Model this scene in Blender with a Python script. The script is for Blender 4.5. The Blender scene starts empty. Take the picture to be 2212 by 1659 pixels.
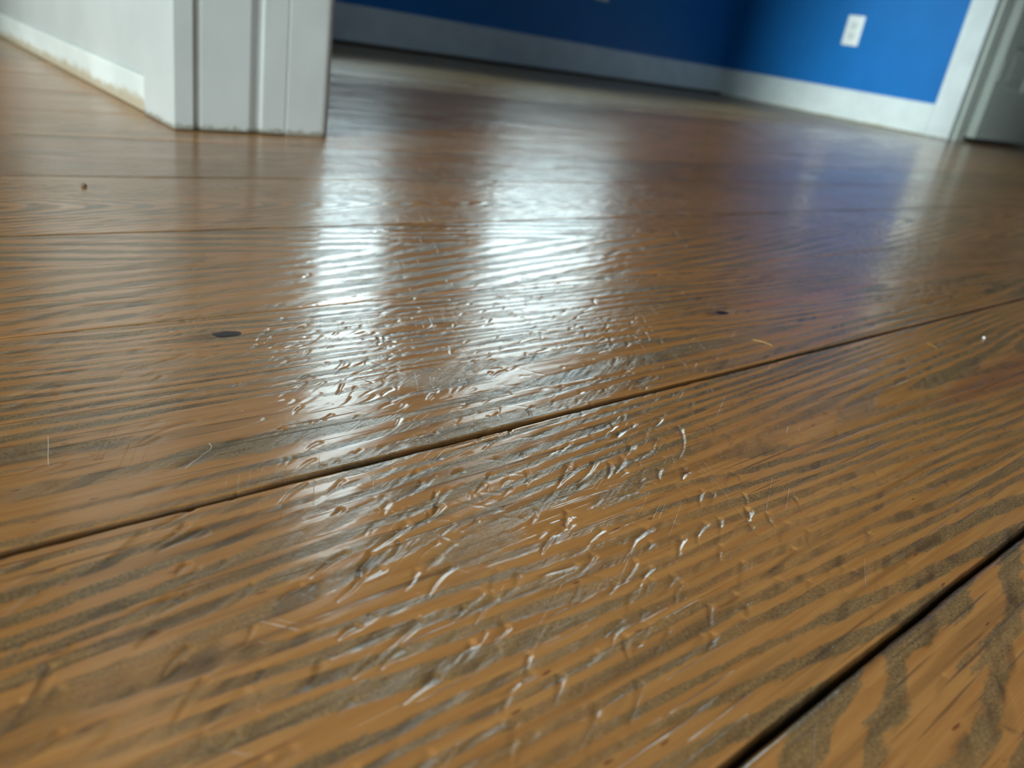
import bpy, bmesh, math, random
import numpy as np
from mathutils import Vector, Matrix

# ------------------------------------------------------------------ camera, world, lights, exposure
SC = bpy.context.scene
COL = SC.collection
CAM_H = 0.12
cam_data = bpy.data.cameras.new('camera')
cam = bpy.data.objects.new('camera', cam_data)
COL.objects.link(cam)
cam_data.sensor_fit = 'HORIZONTAL'
cam_data.sensor_width = 36.0
cam_data.lens = 1720.0 / 2212.0 * 36.0
cam_data.clip_start = 0.005
cam_data.clip_end = 100
right = Vector((0.75275074, -0.63971478, 0.15534258))
down = Vector((-0.15413013, -0.40069023, -0.90315456))
fwd = Vector((0.64000558, 0.65590574, -0.40022559))
m = Matrix.Identity(4)
for i in range(3):
    m[i][0] = right[i]; m[i][1] = -down[i]; m[i][2] = -fwd[i]
m[2][3] = CAM_H
cam.matrix_world = m
cam_data.dof.use_dof = True
cam_data.dof.focus_distance = 0.255
cam_data.dof.aperture_fstop = 13.5
SC.camera = cam

SC.view_settings.view_transform = 'Standard'
SC.view_settings.look = 'None'
SC.view_settings.gamma = 1.0
SC.view_settings.use_curve_mapping = False
SC.view_settings.exposure = 1.0
SC.cycles.use_denoising = True
SC.cycles.max_bounces = 8
SC.cycles.diffuse_bounces = 5
SC.cycles.caustics_reflective = False
SC.cycles.caustics_refractive = False
SC.cycles.sample_clamp_indirect = 8.0

world = bpy.data.worlds.new('overcast_sky')
SC.world = world
world.use_nodes = True
bg = world.node_tree.nodes['Background']
bg.inputs['Strength'].default_value = 4.1
_nt = world.node_tree                      # overcast sky: bright dome, dim ground below the horizon
_tc = _nt.nodes.new('ShaderNodeTexCoord'); _sx = _nt.nodes.new('ShaderNodeSeparateXYZ')
_rp = _nt.nodes.new('ShaderNodeValToRGB')
_nt.links.new(_tc.outputs['Generated'], _sx.inputs[0]); _nt.links.new(_sx.outputs['Z'], _rp.inputs[0])
_rp.color_ramp.elements[0].position = 0.0; _rp.color_ramp.elements[0].color = (0.17, 0.20, 0.17, 1)
_rp.color_ramp.elements[1].position = 0.03; _rp.color_ramp.elements[1].color = (0.49, 0.62, 0.67, 1)
_e = _rp.color_ramp.elements.new(0.40); _e.color = (0.93, 1.13, 1.20, 1)
_e = _rp.color_ramp.elements.new(1.0); _e.color = (1.45, 1.72, 1.82, 1)   # overcast: three times brighter overhead than at the horizon
_nt.links.new(_rp.outputs[0], bg.inputs['Color'])

# sun veiled by haze, low in the south-west: it comes in through window_4 and the doorway and lands on the blue side wall
sun_d = bpy.data.lights.new('hazy_sun', 'SUN'); sun_d.energy = 2.0; sun_d.angle = math.radians(9.5); sun_d.color = (0.90, 1.0, 1.02)
sun = bpy.data.objects.new('hazy_sun', sun_d); COL.objects.link(sun)
_az, _el = math.radians(24.2), math.radians(10.5)
sun.rotation_euler = Vector((math.cos(_el) * math.cos(_az), math.cos(_el) * math.sin(_az), -math.sin(_el))).to_track_quat('-Z', 'Y').to_euler()

# rooms: planks run along X; far window wall at Y = 2.42, blue side wall at X = 3.40
YW, XR, CEIL = 2.42, 3.40, 2.45
XL, YS = -1.6, -1.7
# windows: (name, axis of wall, wall coordinate, lo, hi, z0, z1)
WIN = [('window_1', 'y', YW, 0.85, 1.66, 0.505, 2.1),
       ('window_2', 'y', YW, 2.08, 2.90, 0.505, 2.1),
       ('window_3', 'y', YS, -1.3, -0.5, 0.85, 1.9),
       ('window_4', 'x', XL, -1.40, 0.55, 0.14, 1.75)]
for nm, ax, c, lo, hi, z0, z1 in WIN:
    ld = bpy.data.lights.new(nm + '_daylight', 'AREA')
    ld.shape = 'RECTANGLE'; ld.size = hi - lo; ld.size_y = z1 - z0
    ld.cycles.is_portal = True
    lo_ = bpy.data.objects.new('daylight_portal', ld)
    COL.objects.link(lo_)
    mid = (lo + hi) / 2
    off = 0.1 if (c > 0) else -0.1
    p = Vector((mid, c + off, (z0 + z1) / 2)) if ax == 'y' else Vector((c + off, mid, (z0 + z1) / 2))
    d = Vector((0, -math.copysign(1, off), 0)) if ax == 'y' else Vector((-math.copysign(1, off), 0, 0))
    lo_.location = p
    lo_.rotation_euler = d.to_track_quat('-Z', 'Y').to_euler()

# ------------------------------------------------------------------ noise in numpy
def _hash(ix, iy, seed):
    h = (ix.astype(np.int64) * 374761393 + iy.astype(np.int64) * 668265263 + seed * 974634777) & 0xffffffff
    h = ((h ^ (h >> 13)) * 1274126177) & 0xffffffff
    h = ((h ^ (h >> 16)) * 2246822519) & 0xffffffff
    return ((h ^ (h >> 15)) & 0xffffff).astype(np.float32) / 8388607.5 - 1.0

def vnoise(x, y, seed=0):
    x = np.asarray(x, np.float64); y = np.asarray(y, np.float64)
    ix = np.floor(x); iy = np.floor(y)
    fx = (x - ix).astype(np.float32); fy = (y - iy).astype(np.float32)
    fx = fx * fx * fx * (fx * (fx * 6 - 15) + 10); fy = fy * fy * fy * (fy * (fy * 6 - 15) + 10)
    a = _hash(ix, iy, seed); b = _hash(ix + 1, iy, seed)
    c = _hash(ix, iy + 1, seed); d = _hash(ix + 1, iy + 1, seed)
    return (a + (b - a) * fx) * (1 - fy) + (c + (d - c) * fx) * fy

def sstep(a, b, x):
    t = np.clip((x - a) / (b - a), 0, 1)
    return t * t * (3 - 2 * t)

# ------------------------------------------------------------------ materials
def mat(name):
    mt = bpy.data.materials.new(name); mt.use_nodes = True
    nt = mt.node_tree
    return mt, nt, nt.nodes['Principled BSDF']

def N(nt, typ, **kw):
    n = nt.nodes.new(typ)
    for k, v in kw.items():
        if hasattr(n, k): setattr(n, k, v)
    return n

def lk(nt, a, b): nt.links.new(a, b)

def setin(n, **kw):
    for k, v in kw.items(): n.inputs[k.replace('_', ' ')].default_value = v

def math_(nt, op, a, b=None, c=None, clamp=False):
    n = nt.nodes.new('ShaderNodeMath'); n.operation = op; n.use_clamp = clamp
    for i, v in enumerate((a, b, c)):
        if v is None: continue
        if isinstance(v, (int, float)): n.inputs[i].default_value = v
        else: nt.links.new(v, n.inputs[i])
    return n.outputs[0]

def mixc(nt, fac, a, b, blend='MIX'):
    n = nt.nodes.new('ShaderNodeMix'); n.data_type = 'RGBA'; n.blend_type = blend
    for s, v in ((n.inputs[0], fac), (n.inputs[6], a), (n.inputs[7], b)):
        if isinstance(v, (int, float)): s.default_value = v
        elif isinstance(v, tuple): s.default_value = (*v, 1)
        else: nt.links.new(v, s)
    return n.outputs[2]

def noise(nt, vec, scale, sx=1, sy=1, sz=1, detail=2.0, rough=0.5, rot=0.0, off=0.0):
    mp = nt.nodes.new('ShaderNodeMapping')
    mp.inputs['Scale'].default_value = (sx, sy, sz)
    mp.inputs['Rotation'].default_value = (0, 0, rot)
    mp.inputs['Location'].default_value = (off, off * 1.7, 0)
    nt.links.new(vec, mp.inputs['Vector'])
    n = nt.nodes.new('ShaderNodeTexNoise')
    n.inputs['Scale'].default_value = scale
    n.inputs['Detail'].default_value = detail
    n.inputs['Roughness'].default_value = rough
    nt.links.new(mp.outputs[0], n.inputs['Vector'])
    return n.outputs['Fac']

def mrange(nt, v, a, b, c=0.0, d=1.0, smooth=True):
    n = nt.nodes.new('ShaderNodeMapRange')
    n.interpolation_type = 'SMOOTHSTEP' if smooth else 'LINEAR'
    nt.links.new(v, n.inputs[0])
    n.inputs[1].default_value = a; n.inputs[2].default_value = b
    n.inputs[3].default_value = c; n.inputs[4].default_value = d
    return n.outputs[0]

def rot_about_z(nt, vec, ang):
    n = nt.nodes.new('ShaderNodeVectorRotate'); n.rotation_type = 'Z_AXIS'
    nt.links.new(vec, n.inputs['Vector']); n.inputs['Angle'].default_value = ang
    return n.outputs[0]

def wood_material():
    mt, nt, P = mat('stained_pine')
    geo = nt.nodes.new('ShaderNodeNewGeometry')
    pos = geo.outputs['Position']
    def attr(nm):
        a = nt.nodes.new('ShaderNodeAttribute'); a.attribute_name = nm
        return a.outputs['Fac']
    ring, warm, light, pale = attr('ring'), attr('warm'), attr('tone'), attr('pale')
    jit = noise(nt, pos, 1.0, 60, 420, 1, detail=3)
    jit2 = noise(nt, pos, 1.0, 500, 1300, 1, detail=2)
    r = math_(nt, 'ADD', ring, math_(nt, 'MULTIPLY', math_(nt, 'SUBTRACT', jit, 0.5), 0.42))
    r = math_(nt, 'ADD', r, math_(nt, 'MULTIPLY', math_(nt, 'SUBTRACT', jit2, 0.5), 0.16))
    sn = math_(nt, 'SINE', math_(nt, 'MULTIPLY', r, 6.28318))
    wide = noise(nt, pos, 1.0, 7, 55, 1, detail=2, off=3.1)
    sn = math_(nt, 'ADD', sn, math_(nt, 'MULTIPLY', math_(nt, 'SUBTRACT', wide, 0.5), 2.9))
    band = mrange(nt, sn, -0.28, 0.32)                     # 1 = dull grey-brown band, 0 = smooth amber band
    # fibres and pores
    fib = noise(nt, pos, 1.0, 45, 1500, 1, detail=4, rough=0.65)
    fib2 = noise(nt, pos, 1.0, 14, 420, 1, detail=3, rough=0.6, off=2.0)
    speck = noise(nt, pos, 1250, detail=2, rough=0.7)
    blot = noise(nt, pos, 1.0, 9, 26, 1, detail=3, off=5.0)
    amber = mixc(nt, mrange(nt, fib2, 0.3, 0.7), (0.305, 0.119, 0.034), (0.375, 0.160, 0.048))
    amber = mixc(nt, math_(nt, 'MULTIPLY', mrange(nt, fib, 0.45, 0.75), 0.45), amber, (0.25, 0.090, 0.024))
    dash = noise(nt, pos, 1.0, 150, 700, 1, detail=0, off=9.0)
    amber = mixc(nt, mrange(nt, dash, 0.80, 0.86), amber, (0.16, 0.05, 0.02))
    grey = mixc(nt, mrange(nt, fib2, 0.3, 0.7), (0.145, 0.078, 0.032), (0.205, 0.112, 0.046))
    grey = mixc(nt, mrange(nt, speck, 0.50, 0.72), grey, (0.285, 0.155, 0.062))
    grey = mixc(nt, mrange(nt, speck, 0.48, 0.28), grey, (0.075, 0.042, 0.020))
    grey = mixc(nt, math_(nt, 'MULTIPLY', mrange(nt, fib, 0.5, 0.75), 0.5), grey, (0.11, 0.065, 0.033))
    bs = math_(nt, 'MULTIPLY', band, mrange(nt, blot, 0.32, 0.62, 0.34, 0.97))
    col = mixc(nt, bs, amber, grey)
    col = mixc(nt, warm, col, (0.36, 0.115, 0.045))
    crk = noise(nt, pos, 1.0, 16, 620, 1, detail=2, off=7.0)
    crm = mrange(nt, crk, 0.60, 0.70)
    crm = math_(nt, 'MULTIPLY', crm, mrange(nt, blot, 0.36, 0.56))
    col = mixc(nt, math_(nt, 'MULTIPLY', crm, 0.55), col, (0.055, 0.026, 0.011))
    col = mixc(nt, attr('cav'), col, (0.075, 0.038, 0.017))  # valleys darkened: pooled stain, plus relief shading painted into the colour
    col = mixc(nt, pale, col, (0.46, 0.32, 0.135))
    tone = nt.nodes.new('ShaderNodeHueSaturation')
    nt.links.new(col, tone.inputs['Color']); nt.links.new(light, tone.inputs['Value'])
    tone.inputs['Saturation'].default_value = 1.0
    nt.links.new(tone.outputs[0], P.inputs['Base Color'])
    rg = math_(nt, 'ADD', math_(nt, 'MULTIPLY', band, 0.05), mrange(nt, blot, 0.3, 0.7, 0.115, 0.175))
    rg = math_(nt, 'ADD', rg, math_(nt, 'MULTIPLY', pale, 0.3))
    nt.links.new(rg, P.inputs['Roughness'])
    P.inputs['IOR'].default_value = 1.5
    P.inputs['Specular IOR Level'].default_value = 0.5
    # fine relief (metres)
    f1 = math_(nt, 'MULTIPLY', math_(nt, 'SUBTRACT', fib, 0.5), math_(nt, 'ADD', math_(nt, 'MULTIPLY', band, 0.00009), 0.000020))
    f3 = math_(nt, 'MULTIPLY', crm, -0.00016)
    obl = rot_about_z(nt, pos, math.radians(-27))
    scr = noise(nt, obl, 1.0, 110, 900, 1, detail=2, off=1.3)
    f2 = math_(nt, 'MULTIPLY', math_(nt, 'SUBTRACT', scr, 0.5), math_(nt, 'MULTIPLY', band, 0.00011))
    fine = math_(nt, 'MULTIPLY', math_(nt, 'SUBTRACT', speck, 0.5), math_(nt, 'ADD', math_(nt, 'MULTIPLY', band, 0.000014), 0.000002))
    # hair scratches in two directions
    hs = None
    for a, o in ((62, 0.4), (-48, 2.2), (28, 4.4)):
        rv = rot_about_z(nt, pos, math.radians(-a))
        w = noise(nt, rv, 1.0, 16, 1400, 1, detail=0, off=o)
        k = noise(nt, pos, 1.0, 40, 40, 1, detail=1, off=o + 3)
        t = math_(nt, 'MULTIPLY', mrange(nt, w, 0.73, 0.79), mrange(nt, k, 0.5, 0.62))
        hs = t if hs is None else math_(nt, 'MAXIMUM', hs, t)
    f4 = math_(nt, 'MULTIPLY', hs, -0.00004)
    hsum = math_(nt, 'ADD', math_(nt, 'ADD', f1, f2), math_(nt, 'ADD', f3, math_(nt, 'ADD', fine, f4)))
    bp = nt.nodes.new('ShaderNodeBump')
    bp.inputs['Strength'].default_value = 1.0; bp.inputs['Distance'].default_value = 1.0
    nt.links.new(hsum, bp.inputs['Height'])
    nt.links.new(bp.outputs[0], P.inputs['Normal'])
    return mt

def paint_material(name, col, rough=0.4, dirt=None, var=0.05, spec=0.5, grime_h=0.01, grime_scale=60):
    mt, nt, P = mat(name)
    geo = nt.nodes.new('ShaderNodeNewGeometry'); pos = geo.outputs['Position']
    n1 = noise(nt, pos, 14, detail=4)
    dark = tuple(c * (1 - var * 2) for c in col)
    c = mixc(nt, mrange(nt, n1, 0.3, 0.7), dark, col)
    if dirt:
        sep = nt.nodes.new('ShaderNodeSeparateXYZ'); nt.links.new(pos, sep.inputs[0])
        n2 = noise(nt, pos, grime_scale, detail=4, rough=0.7)
        z = math_(nt, 'SUBTRACT', sep.outputs['Z'], math_(nt, 'MULTIPLY', math_(nt, 'SUBTRACT', n2, 0.45), grime_h * 2.6))
        g = mrange(nt, z, grime_h, grime_h * 0.35)
        sp = mrange(nt, noise(nt, pos, 190, detail=3, rough=0.8), 0.70, 0.78)
        c = mixc(nt, math_(nt, 'MULTIPLY', g, 0.75), c, dirt)
        c = mixc(nt, math_(nt, 'MULTIPLY', sp, 0.10), c, dirt)
    nt.links.new(c, P.inputs['Base Color'])
    P.inputs['Roughness'].default_value = rough
    P.inputs['Specular IOR Level'].default_value = spec
    bp = nt.nodes.new('ShaderNodeBump'); bp.inputs['Strength'].default_value = 1
    bp.inputs['Distance'].default_value = 0.00012
    nt.links.new(noise(nt, pos, 220, detail=3), bp.inputs['Height'])
    nt.links.new(bp.outputs[0], P.inputs['Normal'])
    return mt

def simple(name, col, rough=0.5, metal=0.0, var=0.1, scale=300):
    mt, nt, P = mat(name)
    geo = nt.nodes.new('ShaderNodeNewGeometry')
    n1 = noise(nt, geo.outputs['Position'], scale, detail=3)
    c = mixc(nt, n1, tuple(max(0, x * (1 - var)) for x in col), tuple(min(1, x * (1 + var)) for x in col))
    nt.links.new(c, P.inputs['Base Color'])
    P.inputs['Roughness'].default_value = rough
    P.inputs['Metallic'].default_value = metal
    return mt

def glass_material():
    mt = bpy.data.materials.new('window_glass'); mt.use_nodes = True
    nt = mt.node_tree; nt.nodes.clear()
    o = nt.nodes.new('ShaderNodeOutputMaterial')
    t = nt.nodes.new('ShaderNodeBsdfTransparent'); t.inputs[0].default_value = (0.93, 0.97, 0.97, 1)
    g = nt.nodes.new('ShaderNodeBsdfGlossy'); g.inputs['Roughness'].default_value = 0.01
    f = nt.nodes.new('ShaderNodeFresnel'); f.inputs[0].default_value = 1.3
    mx = nt.nodes.new('ShaderNodeMixShader')
    nt.links.new(f.outputs[0], mx.inputs[0]); nt.links.new(t.outputs[0], mx.inputs[1]); nt.links.new(g.outputs[0], mx.inputs[2])
    nt.links.new(mx.outputs[0], o.inputs[0])
    return mt

M = {}
M['wood'] = wood_material()
M['knot'] = simple('dark_knot', (0.022, 0.010, 0.009), 0.22, var=0.6, scale=900)
M['knot'].node_tree.nodes['Principled BSDF'].inputs['Specular IOR Level'].default_value = 0.2
M['sub'] = simple('subfloor_dark', (0.035, 0.018, 0.009), 0.9)
M['trim'] = paint_material('white_trim_paint', (0.74, 0.77, 0.76), 0.33, dirt=(0.22, 0.19, 0.13), grime_h=0.006)
M['casing'] = paint_material('white_casing_paint', (0.47, 0.452, 0.428), 0.36, dirt=(0.16, 0.13, 0.085), grime_h=0.005, grime_scale=140)
M['shoe'] = paint_material('stained_shoe_paint', (0.62, 0.61, 0.57), 0.45, dirt=(0.33, 0.23, 0.12), grime_h=0.012, grime_scale=45, var=0.07)
M['base_amber'] = paint_material('baseboard_paint', (0.72, 0.76, 0.74), 0.30, dirt=(0.50, 0.36, 0.16), grime_h=0.007, grime_scale=12)
M['blue'] = paint_material('blue_wall_paint', (0.005, 0.15, 0.45), 0.5, var=0.03)
M['white'] = paint_material('white_wall_paint', (0.72, 0.69, 0.65), 0.6, var=0.02)
M['ceil'] = paint_material('ceiling_paint', (0.80, 0.79, 0.77), 0.8, var=0.02)
M['door'] = paint_material('door_paint', (0.50, 0.53, 0.47), 0.45, var=0.04)
M['plate'] = simple('outlet_plastic', (0.82, 0.83, 0.80), 0.3, var=0.02)
M['recept'] = simple('receptacle_plastic', (0.70, 0.71, 0.68), 0.3, var=0.02)
M['slot'] = simple('outlet_slot', (0.03, 0.03, 0.03), 0.6)
M['hinge'] = simple('painted_hinge', (0.34, 0.36, 0.32), 0.5)
M['glass'] = glass_material()
M['crumb'] = simple('brown_crumb', (0.11, 0.06, 0.028), 0.7, var=0.5, scale=1500)
M['splinter'] = simple('amber_splinter', (0.34, 0.16, 0.03), 0.4, var=0.3, scale=700)
M['hair'] = simple('pale_hair', (0.62, 0.50, 0.38), 0.4)
M['speck'] = simple('white_speck', (0.85, 0.85, 0.82), 0.5)
M['gap'] = simple('joint_wood_and_gap_shadow', (0.10, 0.06, 0.035), 0.8)  # wood behind the jamb joint; also the painted shadow below the far baseboard

# ------------------------------------------------------------------ object helpers
def mesh_obj(name, verts, faces, mt, parent=None, smooth=False):
    me = bpy.data.meshes.new(name); me.from_pydata([tuple(v) for v in verts], [], faces); me.update()
    o = bpy.data.objects.new(name, me); COL.objects.link(o)
    if mt is not None: me.materials.append(mt)
    if parent: o.parent = parent
    if smooth:
        for p in me.polygons: p.use_smooth = True
    return o

def bm_obj(name, bm, mt, parent=None, smooth=False):
    bmesh.ops.recalc_face_normals(bm, faces=bm.faces)
    me = bpy.data.meshes.new(name); bm.to_mesh(me); bm.free()
    o = bpy.data.objects.new(name, me); COL.objects.link(o)
    if mt is not None: me.materials.append(mt)
    if parent: o.parent = parent
    if smooth:
        for p in me.polygons: p.use_smooth = True
    return o

def add_box(bm, x0, x1, y0, y1, z0, z1, bev=0.0, seg=2):
    ret = bmesh.ops.create_cube(bm, size=1.0)
    vs = ret['verts']
    for v in vs:
        v.co = Vector((x0 + (v.co.x + .5) * (x1 - x0), y0 + (v.co.y + .5) * (y1 - y0), z0 + (v.co.z + .5) * (z1 - z0)))
    if bev > 0:
        es = list({e for v in vs for e in v.link_edges})
        bmesh.ops.bevel(bm, geom=es, offset=bev, segments=seg, affect='EDGES', profile=0.6)

def box(name, x0, x1, y0, y1, z0, z1, mt, parent=None, bev=0.0):
    bm = bmesh.new(); add_box(bm, x0, x1, y0, y1, z0, z1, bev)
    return bm_obj(name, bm, mt, parent)

def empty(name, loc=(0, 0, 0)):
    o = bpy.data.objects.new(name, None); o.location = loc; o.empty_display_size = 0.05
    COL.objects.link(o); return o

def tag(o, label, cat, group=None):
    o['label'] = label; o['category'] = cat
    if group: o['group'] = group
    return o

def structure(o): o['kind'] = 'structure'; return o

def extrude_z(name, prof, z0, z1, mt, parent=None, dz=None, smooth=False):
    """plan profile [(x,y)...] closed, extruded vertically"""
    n = len(prof); v = [(x, y, z0) for x, y in prof] + [(x, y, z1) for x, y in prof]
    if dz:
        v = [(x, y, z + (dz(x, y) if k < n else 0)) for k, (x, y, z) in enumerate(v)]
    f = [(i, (i + 1) % n, n + (i + 1) % n, n + i) for i in range(n)] + [tuple(range(n)), tuple(range(2 * n - 1, n - 1, -1))]
    bm = bmesh.new(); bv = [bm.verts.new(c) for c in v]
    for q in f: bm.faces.new([bv[i] for i in q])
    return bm_obj(name, bm, mt, parent, smooth)

def extrude_axis(name, prof, axis, a, b, mt, parent=None):
    """prof of (u,z) extruded along axis 'x' (u=y) or 'y' (u=x)"""
    n = len(prof)
    def P(u, z, t): return (t, u, z) if axis == 'x' else (u, t, z)
    bm = bmesh.new()
    v = [bm.verts.new(P(u, z, a)) for u, z in prof] + [bm.verts.new(P(u, z, b)) for u, z in prof]
    for i in range(n): bm.faces.new([v[i], v[(i + 1) % n], v[n + (i + 1) % n], v[n + i]])
    bm.faces.new(v[:n]); bm.faces.new(v[n:][::-1])
    return bm_obj(name, bm, mt, parent)

# ------------------------------------------------------------------ room shell
def wall_with_holes(name, axis, c0, c1, lo, hi, z0, z1, holes, mt, parent=None):
    """axis='y': wall lies in plane y (thickness c0..c1), runs lo..hi in x. holes: (a,b,zb,zt)"""
    bm = bmesh.new()
    def bx(a, b, zb, zt):
        if b - a < 1e-5 or zt - zb < 1e-5: return
        if axis == 'y': add_box(bm, a, b, c0, c1, zb, zt)
        else: add_box(bm, c0, c1, a, b, zb, zt)
    cur = lo
    for a, b, zb, zt in sorted(holes):
        bx(cur, a, z0, z1); bx(a, b, z0, zb); bx(a, b, zt, z1); cur = b
    bx(cur, hi, z0, z1)
    return structure(bm_obj(name, bm, mt, parent))

T = 0.13
DW0, DW1, DH = -0.17, 0.711, 2.03           # camera doorway in the wall between the rooms
RD0, RD1 = 0.54, 1.324                      # doorway in the blue side wall
wall_with_holes('wall_window_side', 'y', YW, YW + T, 0.332, XR + T, 0.0, CEIL,
                [(w[3], w[4], w[5], w[6]) for w in WIN[:2]], M['blue'])
wall_with_holes('wall_hallway', 'y', YW, YW + T, XL - T, 0.332, 0.0, CEIL, [], M['white'])
wall_with_holes('wall_right', 'x', XR, XR + T, YS, YW, 0.0, CEIL, [(RD0, RD1, 0.0, DH)], M['blue'])
# partition: blue skin on the room side, white skin on the camera side
wall_with_holes('wall_partition', 'x', 0.268, 0.330, YS, YW, 0.0, CEIL, [(DW0 - 0.02, DW1 + 0.02, 0.0, DH + 0.02)], M['white'])
wall_with_holes('wall_partition_blue', 'x', 0.330, 0.383, YS, YW, 0.0, CEIL, [(DW0 - 0.02, DW1 + 0.02, 0.0, DH + 0.02)], M['blue'])
wall_with_holes('wall_left', 'x', XL - T, XL, YS, YW, 0.0, CEIL, [WIN[3][3:7]], M['white'])
wall_with_holes('wall_back_blue', 'y', YS - T, YS, 0.332, XR + T, 0.0, CEIL, [], M['blue'])
wall_with_holes('wall_back', 'y', YS - T, YS, XL - T, 0.332, 0.0, CEIL, [WIN[2][3:7]], M['white'])
# closet beyond the right doorway
wall_with_holes('wall_closet_end', 'x', 4.75, 4.80, 0.30, 1.42, 0.0, CEIL, [], M['white'])
wall_with_holes('wall_closet_far', 'y', 1.37, 1.42, XR + T, 4.75, 0.0, CEIL, [], M['white'])
wall_with_holes('wall_closet_near', 'y', 0.30, 0.35, XR + T, 4.75, 0.0, CEIL, [], M['white'])
structure(box('ceiling', XL - T, 4.80, YS - T, YW + T, CEIL, CEIL + 0.1, M['ceil']))

# ------------------------------------------------------------------ floor of pine planks
floor = structure(box('floor', XL - T, 4.80, YS - T, YW + T, -0.06, -0.0125, M['sub']))

seams = [0.044, 0.170, 0.292, 0.412, 0.534, 0.662, 0.777, 0.895]
while seams[-1] + 0.122 < YW: seams.append(seams[-1] + 0.122)
seams[-1] = YW + 0.005 if YW - seams[-1] < 0.05 else seams[-1]
if seams[-1] < YW: seams.append(YW + 0.005)
s0 = 0.044
while s0 > YS:
    s0 -= 0.124; seams.insert(0, max(s0, YS))
GAP = {0.044: (0.0014, 0.0016), 0.170: (0.0015, 0.0008), 0.292: (0.0002, 0.0003), 0.412: (0.0007, 0.0006),
       0.534: (0.0006, 0.0006), 0.662: (0.0007, 0.0006)}

# per plank growth-ring cone: yc, core depth, taper, period, phase, noise strength, slant
CONE = {0.044: dict(yc=-0.10, d=0.01, tp=0.0, per=0.0125, ph=0.35, ns=0.34, sl=0.21, wob=(22, 55)),
        0.170: dict(yc=0.1205, d=0.010, tp=0.07, per=0.0058, ph=0.03, ns=0.72, sl=0.0, wob=(3.5, 48)),
        0.292: dict(yc=0.205, d=0.018, tp=-0.02, per=0.0056, ph=0.1, ns=0.85, sl=-0.02, wob=(4, 60)),
        0.412: dict(yc=0.366, d=0.003, tp=-0.14, per=0.0110, ph=0.28, ns=0.26, sl=0.0, wob=(6, 45)),
        0.534: dict(yc=0.464, d=0.010, tp=-0.20, per=0.0050, ph=0.26, ns=0.16, sl=0.0, wob=(8, 60)),
        0.662: dict(yc=0.60, d=0.012, tp=0.05, per=0.0056, ph=0.3, ns=0.5, sl=0.0, wob=(7, 50))}
KNOTS = [(0.1145, 0.2740, 0.0060, 0.0040), (0.3679, 0.2257, 0.0050, 0.0034)]

# hand-placed gouges: x0,y0,x1,y1,width,depth (metres)
G = [(.0952,.1129,.1065,.1189,.0011,.00030),(.0874,.0926,.0947,.0953,.0010,.00026),(.0816,.0758,.0863,.0754,.0011,.00028),
 (.0908,.0808,.0999,.0818,.0010,.00024),(.0921,.1333,.1067,.1390,.0012,.00028),(.0684,.1001,.0885,.1069,.0012,.00030),
 (.0652,.1272,.0719,.1297,.0010,.00024),(.1733,.0946,.1837,.0992,.0012,.00032),(.1833,.0943,.1900,.0986,.0010,.00028),
 (.1766,.0755,.1973,.0782,.0009,.00030),(.2078,.1287,.2273,.1432,.0009,.00028),(.0117,.1188,.0221,.1309,.0012,.00030),
 (.0139,.1196,.0221,.1243,.0012,.00028),(.1523,.1011,.1656,.1060,.0013,.00030),(.1998,.0616,.2043,.0626,.0009,.00024),
 (.0893,.0919,.0943,.0952,.0010,.00024),(.0947,.1033,.1002,.1055,.0009,.00024),(.1746,.0277,.1841,.0300,.0010,.00018),
 (.1978,.0234,.1810,.0146,.0016,.00026),(.1380,.1150,.1500,.1230,.0010,.00028),(.1300,.1120,.1430,.1175,.0011,.00028),
 (.1640,.1330,.1790,.1400,.0010,.00028),(.1750,.1310,.1830,.1370,.0010,.00030),(.1560,.1340,.1720,.1400,.0009,.00026),
 (.1900,.1220,.1960,.1270,.0010,.00028),(.2020,.0880,.2070,.0930,.0010,.00026),(.1450,.0850,.1550,.0880,.0010,.00022)]
rnd = random.Random(11)
def add_rand(n, xr, yr, L, W, D, ang, spread):
    for _ in range(n):
        x = rnd.uniform(*xr); y = rnd.uniform(*yr); l = rnd.uniform(*L); a = math.radians(rnd.gauss(ang, spread))
        G.append((x, y, x + l * math.cos(a), y + l * math.sin(a), rnd.uniform(*W), rnd.uniform(*D)))
add_rand(210, (-0.01, 0.22), (0.060, 0.168), (.003, .013), (.0007, .0013), (.00008, .00030), 25, 9)
add_rand(60, (0.18, 0.34), (0.046, 0.150), (.003, .010), (.0007, .0011), (.00005, .00014), 20, 14)
add_rand(520, (0.09, 0.31), (0.12, 0.30), (.0015, .009), (.0006, .0011), (.00005, .00016), 28, 12)
add_rand(60, (0.10, 0.24), (0.10, 0.26), (.004, .014), (.0005, .0008), (.00003, .00009), -38, 18)
add_rand(90, (-0.05, 0.16), (0.17, 0.28), (.006, .020), (.0009, .0018), (.00003, .00010), 22, 8)
add_rand(260, (0.12, 0.55), (0.28, 0.60), (.002, .008), (.0008, .0014), (.00004, .00013), 40, 40)
add_rand(220, (0.20, 1.3), (0.45, 1.5), (.003, .012), (.0014, .0022), (.00008, .00020), 40, 60)
# rows of small pits across the grain (tool chatter)
for r0 in range(7):
    bx, by = 0.275 + r0 * 0.0065 + rnd.uniform(-.002, .002), 0.150 - r0 * 0.0
    for k in range(14):
        x = bx + k * 0.0016 + rnd.uniform(-.0006, .0006); y = by + k * 0.0062 + rnd.uniform(-.0008, .0008)
        if rnd.random() < 0.8:
            G.append((x, y, x + .0016, y + .0011, rnd.uniform(.0006, .0010), rnd.uniform(.00005, .00013)))
G = np.array(G)

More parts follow.
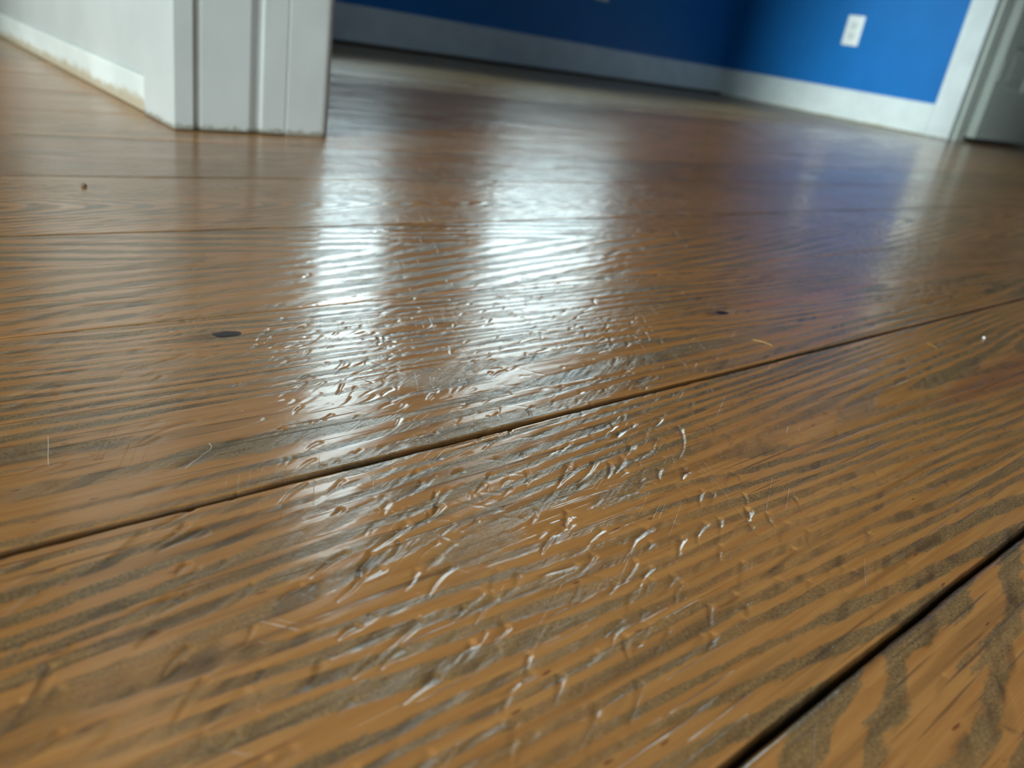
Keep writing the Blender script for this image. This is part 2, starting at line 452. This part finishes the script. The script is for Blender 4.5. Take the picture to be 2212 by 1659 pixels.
def ring_field(X, Y, key, seed):
    c = CONE.get(key)
    if c is None:
        r = random.Random(int(key * 10000))
        c = dict(yc=key - 0.061 + r.uniform(-0.09, 0.09), d=r.uniform(.008, .03), tp=r.choice((-1, 1)) * r.uniform(.01, .07),
                 per=r.uniform(.0052, .0085), ph=r.random(), ns=0.45, sl=r.uniform(-.015, .015), wob=(6, 40))
    dyk = Y - c['yc'] - c['sl'] * X
    for kx, ky, ka, kb in KNOTS:      # rings part around a knot
        w = np.exp(-(((X - kx) / 0.024) ** 2 + ((Y - ky) / 0.009) ** 2))
        dyk = dyk - (Y - ky) * 0.75 * w
    wx, wy = c['wob']
    n = vnoise(X * wx, Y * wy, seed) * 0.65 + vnoise(X * wx * 3, Y * wy * 2.2, seed + 1) * 0.25 + vnoise(X * wx * 9, Y * wy * 5, seed + 2) * 0.10
    return (np.sqrt(dyk ** 2 + c['d'] ** 2) - c['tp'] * X) / c['per'] + c['ph'] + n * c['ns'] * 1.6

def height_field(X, Y, ring, seed, amp):
    band = sstep(-0.35, 0.35, np.sin(ring * 2 * np.pi))
    h = -0.00005 * band
    h += 0.00010 * vnoise(X * 9, Y * 38, seed + 5)
    h += 0.000030 * vnoise(X * 22, Y * 420, seed + 6) * (0.5 + band)
    ca, sa = math.cos(math.radians(24)), math.sin(math.radians(24))
    U = X * ca + Y * sa; V = -X * sa + Y * ca
    reg = sstep(-0.1, 0.5, vnoise(X * 16, Y * 30, seed + 7))
    rip = vnoise(U * 70, V * 330, seed + 8) * (0.25 + band) * (0.35 + 0.65 * reg)
    rp2 = vnoise(U * 180, V * 620, seed + 9) * band
    lin = vnoise(X * 14, Y * 380, seed + 12)
    h += 0.000105 * rip + 0.000040 * rp2 + 0.00003 * lin
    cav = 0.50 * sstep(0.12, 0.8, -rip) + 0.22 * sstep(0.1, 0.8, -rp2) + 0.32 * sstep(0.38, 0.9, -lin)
    pit = vnoise(X * 330, Y * 480, seed + 10)
    h += -0.00005 * sstep(0.62, 0.95, pit) * (0.3 + band) * 0.8
    return h * amp, cav

def build_plank(i, ya, yb):
    key = yb
    ga, ba = GAP.get(ya, (0.0007, 0.0006)); gb, bb = GAP.get(yb, (0.0007, 0.0006))
    ba = min(ba, 0.0008)
    y0, y1 = ya + ga / 2, yb - gb / 2
    near = min(abs(y0), abs(y1)) if y0 * y1 > 0 else 0.0
    visible = yb > 0.0
    s_min = 0.00050 if key in (0.170, 0.292) else 0.00062
    # row spacing across the plank
    dmin = max(0.17, near)
    if visible and near < 1.4:
        sy = s_min * max(1.0, dmin / 0.30) ** 1.15
    else: sy = 0.012
    # column positions along X, finer close to the camera's ground point
    xs = []; x = -0.02 if visible else 5
    if visible and near < 1.4:
        xmin = {0.044: 0.07, 0.170: -0.03, 0.292: 0.0, 0.412: 0.02}.get(key, 0.05)
        xmax = {0.044: 0.36}.get(key, 3.4)
        if near > 0.72: xmin = 0.12 + near * 0.1
        x = xmin
        while x < xmax:
            xs.append(x); d = math.hypot(max(x, 0), dmin)
            x += s_min * max(1.0, d / 0.30) ** (1.5 if near < 0.6 else 1.75)
        left = [XL, -1.2, -0.8, -0.4, -0.2, -0.1]
        left = [v for v in left if v < xmin - 0.01]
        t = left[-1] + 0.03 if left else xmin
        while t < xmin - 0.004: left.append(t); t += 0.02
        tail = []; t = xs[-1] + 0.03
        while t < 4.75: tail.append(t); t += 0.06
        xs = left + xs + tail + [4.75]
    else:
        xs = list(np.linspace(XL, 4.75, 90))
    xs = np.array(xs)
    nrow = max(6, int((y1 - y0) / sy))
    ys_in = np.linspace(y0 + ba, y1 - 1.6 * bb, nrow)
    rows = [(y0, -0.0115), (y0, -ba * 1.3), (y0 + ba * .3, -ba * .45)] + [(v, 0.0) for v in ys_in] + \
           [(y1 - bb, -bb * .08), (y1 - bb * .2, -bb * .48), (y1, -bb * .95), (y1, -bb * 1.6), (y1, -0.0115)]
    ry = np.array([r[0] for r in rows]); rz = np.array([r[1] for r in rows])
    nx, ny = len(xs), len(ry)
    X, Y = np.meshgrid(xs, ry, indexing='ij')
    Z = np.repeat(rz[None, :], nx, 0)
    # ragged long edges
    def jag(sd): return (vnoise(xs * 35, xs * 0, sd) * 0.00022 + vnoise(xs * 260, xs * 0, sd + 1) * 0.00010 + np.maximum(0, vnoise(xs * 90, xs * 0, sd + 2) - .55) * 0.0006)
    ka = 0.35 if ga < 0.0005 else 1.0; kb = 0.35 if gb < 0.0005 else 1.0
    ja = jag(int(ya * 7000)) * ka; jb = jag(int(yb * 7000) + 50) * kb
    wa = np.clip(1 - (ry - y0) / 0.004, 0, 1); wb = np.clip(1 - (y1 - ry) / 0.004, 0, 1)
    Y = Y + ja[:, None] * wa[None, :] * 0.8 - jb[:, None] * wb[None, :] * 0.8
    seed = i * 37 + 3
    ring = ring_field(X, Y, key, seed)
    H, HV = height_field(X, Y, ring, seed, 1.0)
    HR = H.copy()
    # gouges
    sel = (np.maximum(G[:, 1], G[:, 3]) > y0 - .002) & (np.minimum(G[:, 1], G[:, 3]) < y1 + .002)
    if visible and near < 1.4:
        for gx0, gy0, gx1, gy1, w, dp in G[sel]:
            mr = w * 2.5
            a = np.searchsorted(xs, min(gx0, gx1) - mr); b = np.searchsorted(xs, max(gx0, gx1) + mr)
            c = np.searchsorted(ry, min(gy0, gy1) - mr); d = np.searchsorted(ry, max(gy0, gy1) + mr)
            if b <= a or d <= c: continue
            L = math.hypot(gx1 - gx0, gy1 - gy0) + 1e-9; ux, uy = (gx1 - gx0) / L, (gy1 - gy0) / L
            px = X[a:b, c:d] - gx0; py = Y[a:b, c:d] - gy0
            u = px * ux + py * uy; v = -px * uy + py * ux
            v = v - 0.07 * L * math.sin(gx0 * 9000) * np.sin(np.clip(u / L, 0, 1) * 3.14)
            t = np.clip(u / L, -0.3, 1.3)
            ww = w * 0.72 * (0.5 + 0.75 * np.clip(t, 0, 1))
            e = np.maximum(0, np.maximum(-u, u - L)) / (w * 0.6)
            q = np.exp(-(v / ww) ** 2 - e ** 2)
            rim = np.exp(-((np.abs(v) - ww * 1.7) / (ww * .6)) ** 2 - e ** 2)
            H[a:b, c:d] += -dp * 1.35 * q * (0.5 + 0.5 * np.clip(t, 0, 1)) + dp * 0.14 * rim
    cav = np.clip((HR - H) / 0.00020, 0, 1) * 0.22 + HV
    for kx, ky, ka_, kb_ in KNOTS:
        w = np.exp(-(((X - kx) / (ka_ * 1.25)) ** 4 + ((Y - ky) / (kb_ * 1.25)) ** 4))
        H = H * (1 - w) - 0.00022 * w
    top = (rz > -0.002).astype(float)
    Z = Z + H * top[None, :]
    # colour attributes
    warm = np.zeros_like(X); tone = np.full_like(X, 1.0)
    r = random.Random(i * 5 + 1)
    tone *= {0.044: 1.12, 0.170: 1.0, 0.292: 0.95, 0.412: 1.0, 0.534: 1.03}.get(key, r.uniform(0.85, 1.1))
    tone *= 1 + 0.08 * vnoise(X * 5, Y * 20, seed + 20)
    tone[:, rz < -0.00015] *= 0.22  # edge rows darkened: shade inside the seams painted into the plank colour
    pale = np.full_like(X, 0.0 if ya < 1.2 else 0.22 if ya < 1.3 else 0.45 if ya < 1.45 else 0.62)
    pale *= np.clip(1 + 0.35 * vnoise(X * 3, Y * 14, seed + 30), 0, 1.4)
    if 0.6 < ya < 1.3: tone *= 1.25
    if key == 0.292:
        yc = 0.2265 + 0.0045 * np.sin((X - .37) * 9)
        wd = 0.0036 * sstep(.372, .43, X) * (1 - sstep(.70, .95, X)) + 1e-5
        warm = 0.62 * np.exp(-((Y - yc) / wd) ** 4) * (X > .371)
        for kx, ky, ka_, kb_ in KNOTS:
            hx = np.where(X < kx, 1.0, 0.6)
            tone *= 1 - 0.55 * np.exp(-(((X - kx + .008) / 0.008) ** 2 + ((Y - ky - .0005) / 0.0028) ** 2))
    if key == 0.170:
        w = np.exp(-((Y - 0.1075) / (0.0015 + 0.010 * sstep(.33, .47, X))) ** 4) * sstep(.35, .40, X) * (1 - sstep(.62, .75, X))
        warm = 0.55 * w; tone *= 1 - 0.25 * w
    verts = np.stack([X, Y, Z], -1).reshape(-1, 3).astype(np.float32)
    ii, jj = np.meshgrid(np.arange(nx - 1), np.arange(ny - 1), indexing='ij')
    a = (ii * ny + jj).ravel()
    quads = np.stack([a, a + ny, a + ny + 1, a + 1], -1)
    # closed underside
    k = np.arange(nx - 1) * ny
    quads = np.concatenate([quads, np.stack([k + ny - 1, k + 2 * ny - 1, k + ny, k], -1)])
    nf = len(quads)
    me = bpy.data.meshes.new('plank')
    me.vertices.add(len(verts)); me.vertices.foreach_set('co', verts.ravel())
    me.loops.add(nf * 4); me.loops.foreach_set('vertex_index', quads.astype(np.int32).ravel())
    me.polygons.add(nf); me.polygons.foreach_set('loop_start', np.arange(0, nf * 4, 4, dtype=np.int32))
    me.polygons.foreach_set('use_smooth', np.ones(nf, dtype=bool))
    me.update(calc_edges=True)
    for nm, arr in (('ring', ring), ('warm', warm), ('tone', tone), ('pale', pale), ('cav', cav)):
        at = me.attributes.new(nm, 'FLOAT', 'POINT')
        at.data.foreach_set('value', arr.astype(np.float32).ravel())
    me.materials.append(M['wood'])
    o = bpy.data.objects.new('plank', me); COL.objects.link(o); o.parent = floor
    return o, len(quads) * 2

tot = 0
plank_by_seam = {}
for i in range(len(seams) - 1):
    o, n = build_plank(i, seams[i], seams[i + 1]); tot += n
    plank_by_seam[seams[i + 1]] = o
print('plank triangles', tot)

# knots: dark glossy ovals set a hair below the surface of their plank
for kx, ky, ka_, kb_ in KNOTS:
    vs = [(kx, ky, -0.00012)]; fs = []; n = 40; rings = 5
    for r_ in range(1, rings + 1):
        f = r_ / rings
        for k in range(n):
            a = 2 * math.pi * k / n
            w = 1 + 0.10 * math.sin(2 * a + 1) + 0.05 * math.sin(5 * a)
            vs.append((kx + ka_ * f * w * math.cos(a), ky + kb_ * f * w * math.sin(a) - 0.12 * ka_ * f * math.cos(a), -0.00012 + 0.00006 * math.sin(f * 5) - 0.0001 * (f > .99)))
    for k in range(n): fs.append((0, 1 + k, 1 + (k + 1) % n))
    for r_ in range(rings - 1):
        for k in range(n):
            a0 = 1 + r_ * n; fs.append((a0 + k, a0 + n + k, a0 + n + (k + 1) % n, a0 + (k + 1) % n))
    ko = mesh_obj('knot', vs, fs, M['knot'], plank_by_seam[0.292], smooth=True)
    ko['label'] = 'dark oval knot in the plank'

# ------------------------------------------------------------------ doorway in front of the camera (wall end with casing and jamb)
door1 = structure(empty('door_1', (0.25, DW1, 0)))
door1.location = (0, 0, 0)
def jamb_side(yf, sgn, full=True):
    """yf: y of jamb face, sgn=+1 material lies towards +y"""
    Yf = lambda d: yf + sgn * d
    # casing on the camera side, bottom cut not quite parallel to the floor
    extrude_z('casing', [(0.250, Yf(.0016)), (0.250, Yf(.0765)), (0.2515, Yf(.078)), (0.2675, Yf(.078)), (0.2675, Yf(.0016))], 0.0006, 2.10, M['casing'], door1)
    extrude_z('filler', [(0.2515, Yf(.0010)), (0.2515, Yf(.0030)), (0.2640, Yf(.0030)), (0.2640, Yf(.0010))], 0.0005, 2.08, M['gap'], door1)
    jp = [(0.2500, Yf(0)), (0.2500, Yf(.0009)), (0.2650, Yf(.0012)), (0.2650, Yf(.0195)), (0.3495, Yf(.0195)), (0.3495, Yf(.0003)), (0.3485, Yf(0)),
          (0.3272, Yf(0)), (0.3264, Yf(0.0002)), (0.3280, Yf(.0036)), (0.3255, Yf(.0040)), (0.3225, Yf(.0034)), (0.3190, Yf(.0022)), (0.3160, Yf(.0013)), (0.3146, Yf(.0010)),
          (0.2730, Yf(.0010)), (0.2712, Yf(.0012)), (0.2722, Yf(.0036)), (0.2704, Yf(.0038)), (0.2684, Yf(.0026)), (0.2664, Yf(.0008)), (0.2650, Yf(0))]
    extrude_z('jamb', jp, 0.0012, 2.03, M['casing'], door1)
    cr = [(0.3500, Yf(.0003)), (0.3508, Yf(0)), (0.3790, Yf(0.0))]
    for k in range(9):
        a = k / 8 * math.pi / 2
        cr.append((0.3855 + 0.0115 * math.sin(a), Yf(0.0115 - 0.0115 * math.cos(a))))
    cr += [(0.397, Yf(.078)), (0.3835, Yf(.078)), (0.3835, Yf(.0195)), (0.3500, Yf(.0195))]
    extrude_z('casing', cr, 0.0004, 2.10, M['casing'], door1)
jamb_side(DW1, 1); jamb_side(DW0, -1)
box('head_jamb', 0.250, 0.397, DW0 - .078, DW1 + .078, 2.10, 2.17, M['casing'], door1)
box('head_jamb', 0.2685, 0.3825, DW0 - 0.0, DW1 + 0.0, 2.031, 2.0485, M['casing'], door1)

# baseboard and stained shoe strip on the camera side of the partition
bbl = structure(extrude_axis('baseboard_left', [(0.2678, 0.0012), (0.2580, 0.0012), (0.2580, 0.115), (0.2600, 0.120), (0.2678, 0.120)], 'y', DW1 + .0785, YW, M['casing']))
shoe = extrude_axis('shoe_strip', [(0.2578, 0.0008), (0.2528, 0.0008), (0.2524, 0.0290), (0.2534, 0.0312), (0.2560, 0.0318), (0.2578, 0.0314)], 'y', DW1 + .0795, YW - .001, M['shoe'], bbl)
structure(extrude_axis('baseboard_hallway', [(YW, 0.002), (YW - .012, 0.002), (YW - .012, .115), (YW - .010, .12), (YW, .12)], 'x', XL, 0.2520, M['trim']))

# ------------------------------------------------------------------ blue room trim
bb_far = structure(extrude_axis('baseboard_window_side', [(YW, 0.0125), (YW - .0135, 0.0125), (YW - .014, .112), (YW - .012, .1165), (YW - .008, .119), (YW, .1195)], 'x', 0.3985, XR - .001, M['trim']))
box('gap_shadow_strip', 0.3985, XR - .015, YW - .003, YW - .0002, 0.0004, 0.0122, M['gap'], bb_far)  # dark strip added under the baseboard to paint the shadow line there
bb_right = structure(extrude_axis('baseboard_right', [(XR, 0.0030), (XR - .0135, 0.0030), (XR - .014, .1105), (XR - .0125, .1155), (XR - .009, .1185), (XR, .1195)], 'y', 1.4145, YW - .0145, M['base_amber']))
structure(extrude_axis('baseboard_partition', [(0.3835, 0.002), (0.397, 0.002), (0.397, .115), (0.394, .12), (0.3835, .12)], 'y', DW1 + .079, YW - .0145, M['trim']))

door2 = structure(empty('door_2'))
# casing of the far doorway, with a small bead on its inner edge
extrude_z('casing', [(XR, 1.414), (XR - .012, 1.414), (XR - .0155, 1.4115), (XR - .0170, 1.4080), (XR - .0150, 1.4045), (XR - .0150, 1.330), (XR - .0135, RD1), (XR, RD1)], 0.0015, 2.10, M['trim'], door2)
extrude_z('casing', [(XR, RD0 - .09), (XR - .012, RD0 - .09), (XR - .0155, RD0 - .0875), (XR - .015, RD0 - .006), (XR - .0135, RD0), (XR, RD0)], 0.0015, 2.10, M['trim'], door2)
box('casing', XR - .0155, XR, RD0 - .09, 1.414, 2.101, 2.19, M['trim'], door2)
extrude_z('jamb', [(XR + .001, RD1 - .0005), (XR + .001, RD1 + .012), (XR + T, RD1 + .012), (XR + T, RD1 - .0005)], 0.0015, 2.03, M['door'], door2)
extrude_z('door_stop', [(XR + .035, RD1 - .001), (XR + .037, RD1 - .010), (XR + .068, RD1 - .010), (XR + .070, RD1 - .001)], 0.0015, 2.03, M['door'], door2)
# open door leaf, parallel to the planks, with sunk panels
LX0, LX1, LY0, LY1 = 3.556, 4.300, 1.292, 1.327
def door_leaf():
    bm = bmesh.new()
    z0, z1 = 0.021, 2.02
    pans = []
    for xa, xb in ((LX0 + .095, LX0 + .325), (LX0 + .420, LX0 + .650)):
        pans += [(xa, xb, .213, .372), (xa, xb, .47, .98), (xa, xb, 1.08, 1.86)]
    xsx = sorted({LX0, LX1, *[p[0] for p in pans], *[p[1] for p in pans]})
    zs = sorted({z0, z1, *[p[2] for p in pans], *[p[3] for p in pans]})
    for side, y, yi in ((0, LY0, 1), (1, LY1, -1)):
        for a, b in zip(xsx, xsx[1:]):
            for c, d in zip(zs, zs[1:]):
                hole = any(abs(p[0] - a) < 1e-6 and abs(p[1] - b) < 1e-6 and abs(p[2] - c) < 1e-6 and abs(p[3] - d) < 1e-6 for p in pans)
                q = [(a, y, c), (b, y, c), (b, y, d), (a, y, d)]
                if not hole:
                    bm.faces.new([bm.verts.new(v) for v in q]); continue
                prev = q
                for ins, dep in ((.004, .006), (.012, .009), (.040, .004)):
                    nx_ = [(a + ins, y + yi * dep, c + ins), (b - ins, y + yi * dep, c + ins), (b - ins, y + yi * dep, d - ins), (a + ins, y + yi * dep, d - ins)]
                    for k in range(4):
                        bm.faces.new([bm.verts.new(v) for v in (prev[k], prev[(k + 1) % 4], nx_[(k + 1) % 4], nx_[k])])
                    prev = nx_
                bm.faces.new([bm.verts.new(v) for v in prev])
    for q in ([(LX0, LY0, z0), (LX1, LY0, z0), (LX1, LY1, z0), (LX0, LY1, z0)], [(LX0, LY0, z1), (LX1, LY0, z1), (LX1, LY1, z1), (LX0, LY1, z1)],
              [(LX0, LY0, z0), (LX0, LY1, z0), (LX0, LY1, z1), (LX0, LY0, z1)], [(LX1, LY0, z0), (LX1, LY1, z0), (LX1, LY1, z1), (LX1, LY0, z1)]):
        bm.faces.new([bm.verts.new(v) for v in q])
    bmesh.ops.remove_doubles(bm, verts=bm.verts, dist=1e-5)
    return bm
leaf = bm_obj('door_leaf', door_leaf(), M['door'], door2)
for zc in (0.272, 1.05, 1.80):
    bm = bmesh.new()
    for k in range(5):
        r = bmesh.ops.create_cone(bm, cap_ends=True, segments=14, radius1=.0065, radius2=.0065, depth=.0145)
        for v in r['verts']: v.co += Vector((LX0 - .004, LY0 - .006, zc + (k - 2) * .0152))
    add_box(bm, LX0 - .002, LX0 + .030, LY0 - .0022, LY0 + .001, zc - .038, zc + .038)
    bm_obj('hinge', bm, M['hinge'], leaf)

# ------------------------------------------------------------------ windows (above the frame; they light the room and show in the floor)
for nm, ax, c, lo, hi, z0, z1 in WIN:
    w = structure(empty(nm))
    sgn = 1 if c > 0 else -1
    def B(name, a, b, d0, d1, zb, zt, mt, bev=0.003, parent=None):
        p, q = sorted((c + sgn * d0, c + sgn * d1))
        if ax == 'y': return box(name, a, b, p, q, zb, zt, mt, parent or w, bev)
        return box(name, p, q, a, b, zb, zt, mt, parent or w, bev)
    B('casing', lo - .08, lo - .001, -.016, -.001, z0 - .001, z1 + .08, M['trim'])
    B('casing', hi + .001, hi + .08, -.016, -.001, z0 - .001, z1 + .08, M['trim'])
    B('casing', lo, hi, -.016, -.001, z1 + .001, z1 + .08, M['trim'])
    B('sill', lo - .1, hi + .1, -.04, -.001, z0 - .026, z0 - .002, M['trim'])
    B('apron', lo - .08, hi + .08, -.014, -.001, z0 - .10, z0 - .027, M['trim'])
    zm = (z0 + z1) / 2
    for (za, zb_, dd) in ((z0 + .001, zm + .02, .05), (zm - .02, z1 - .001, .085)):
        s = B('sash', lo + .001, lo + .04, dd, dd + .03, za, zb_, M['trim'])
        B('sash', hi - .04, hi - .001, dd, dd + .03, za, zb_, M['trim'])
        B('sash', lo + .041, hi - .041, dd, dd + .03, za, za + .045, M['trim'])
        B('sash', lo + .041, hi - .041, dd, dd + .03, zb_ - .035, zb_, M['trim'])
        B('pane', lo + .041, hi - .041, dd + .013, dd + .016, za + .046, zb_ - .036, M['glass'], 0)

# ------------------------------------------------------------------ wall outlets
def outlet(loc, face, label):
    """face: unit normal pointing into the room"""
    t = empty('wall_outlet', loc)
    tag(t, label, 'outlet', None)
    bm = bmesh.new(); add_box(bm, -.0365, .0365, -.0055, 0, -.057, .057, 0.0032, 3)
    pl = bm_obj('cover_plate', bm, M['plate'], t, True)
    for s in (-1, 1):
        bm = bmesh.new()
        prof = []
        for k in range(24):
            a = 2 * math.pi * k / 24
            prof.append((max(-.0165, min(.0165, .0185 * math.cos(a))), .0145 * math.sin(a)))
        v0 = [bm.verts.new((x, -.0050, z + s * .0195)) for x, z in prof]
        v1 = [bm.verts.new((x * .96, -.0068, z * .96 + s * .0195)) for x, z in prof]
        for k in range(24): bm.faces.new([v0[k], v0[(k + 1) % 24], v1[(k + 1) % 24], v1[k]])
        bm.faces.new(v1)
        r = bm_obj('receptacle', bm, M['recept'], t)
        for dx, hh in ((-.0062, .0042), (.0062, .0034)):
            bm = bmesh.new(); add_box(bm, dx - .0007, dx + .0007, -.0070, -.0066, s * .0195 + .001 - hh, s * .0195 + .001 + hh)
            bm_obj('slot', bm, M['slot'], r)
        bm = bmesh.new(); q = bmesh.ops.create_cone(bm, cap_ends=True, segments=12, radius1=.0022, radius2=.0022, depth=.0005)
        for v in q['verts']: v.co = Vector((v.co.x, -.0068 + v.co.z, v.co.y + s * .0195 - .0085))
        bm_obj('ground_hole', bm, M['slot'], r)
    bm = bmesh.new(); q = bmesh.ops.create_uvsphere(bm, u_segments=12, v_segments=6, radius=.003)
    for v in q['verts']: v.co = Vector((v.co.x, -.0055 + v.co.y * .4, v.co.z))
    bm_obj('screw', bm, M['recept'], t, True)
    # local -Y is the outward normal
    ang = math.atan2(face[1], face[0]) + math.pi / 2
    t.rotation_euler = (0, 0, ang)
    return t
outlet((XR, 1.844, 0.341), (-1, 0), 'white duplex outlet plate on the bright blue wall beside the far doorway')
outlet((2.487, YW, 0.339), (0, -1), 'pale outlet plate on the dark navy wall under the window, cut by the top edge')

# ------------------------------------------------------------------ litter on the floor
def crumb(x, y, r, seed, name, mt, label, cat, flat=0.8):
    bm = bmesh.new(); bmesh.ops.create_icosphere(bm, subdivisions=3, radius=r)
    for v in bm.verts:
        n = float(vnoise(np.array([v.co.x * 900 + seed]), np.array([v.co.y * 900 + v.co.z * 700]), seed)[0])
        v.co *= 1 + 0.32 * n; v.co.z *= flat
    o = bm_obj(name, bm, mt, None, True); o.location = (x, y, r * flat * 0.9)
    return tag(o, label, cat)
crumb(0.1262, 0.5065, 0.0014, 5, 'wood_crumb', M['crumb'], 'tiny brown crumb lying on the plank left of the white door casing', 'crumb')
crumb(0.5120, 0.1403, 0.0007, 8, 'paint_speck', M['speck'], 'tiny white speck on the floor near the right edge of the photo', 'speck')

def splinter(p0, p1, w, h, label, bend):
    (x0, y0), (x1, y1) = p0, p1
    L = math.hypot(x1 - x0, y1 - y0); ux, uy = (x1 - x0) / L, (y1 - y0) / L
    n = 14; vs = []; fs = []
    for k in range(n + 1):
        t = k / n; ww = w * (math.sin(math.pi * min(1, t * 0.92 + .06)) ** 0.8) * (1 - .35 * t) + 1e-5
        s = bend * math.sin(math.pi * t)
        cx, cy = x0 + ux * L * t - uy * s, y0 + uy * L * t + ux * s
        z = 0.0002 + 0.0003 * math.sin(math.pi * t)
        for (a, zz) in ((-ww, z), (-ww * .3, z + h), (ww * .4, z + h * .9), (ww, z), (0, z - .0001)):
            vs.append((cx - uy * a, cy + ux * a, zz))
    for k in range(n):
        for j in range(5):
            a = k * 5 + j; b = k * 5 + (j + 1) % 5
            fs.append((a, b, b + 5, a + 5))
    fs += [tuple(range(5)), tuple(range(n * 5, n * 5 + 5))]
    o = mesh_obj('wood_splinter', vs, fs, M['splinter'], None, True)
    return tag(o, label, 'splinter', None)
splinter((0.3459, 0.1916), (0.3495, 0.1823), .0007, .0003, 'curved amber wood splinter lying on the plank below the dark knot at right', .0009)
splinter((0.4560, 0.1501), (0.4520, 0.1425), .0006, .0003, 'shorter amber wood splinter on the plank nearer the right edge of the photo', .0004)

def fibre(pts, r, label):
    n = 5; vs = []; fs = []
    P = [Vector(p) for p in pts]
    for k, p in enumerate(P):
        d = (P[min(k + 1, len(P) - 1)] - P[max(k - 1, 0)]).normalized()
        s = d.cross(Vector((0, 0, 1))).normalized(); u = s.cross(d)
        for j in range(n):
            a = 2 * math.pi * j / n
            vs.append(p + s * r * math.cos(a) + u * r * math.sin(a))
    for k in range(len(P) - 1):
        for j in range(n):
            a = k * n + j; b = k * n + (j + 1) % n
            fs.append((a, b, b + n, a + n))
    o = mesh_obj('hair', vs, fs, M['hair'], None, True)
    return tag(o, label, 'hair', None)
fibre([(0.07758, 0.19701, .0006), (0.07746, 0.19503, .0008), (0.07647, 0.19319, .0009), (0.07492, 0.1922, .0009), (0.07328, 0.19129, .0008), (0.07179, 0.19005, .0007), (0.07058, 0.18952, .0006), (0.06863, 0.18828, .0004), (0.06737, 0.18754, .0002)], 0.00008, 'fine hooked pale hair on the dark plank left of the window glare')
fibre([(0.04166, 0.21826, .0003), (0.04054, 0.21289, .0006), (0.03932, 0.20805, .0006), (0.03829, 0.20307, .0003)], 0.00006, 'straight pale hair near the left edge of the photo')
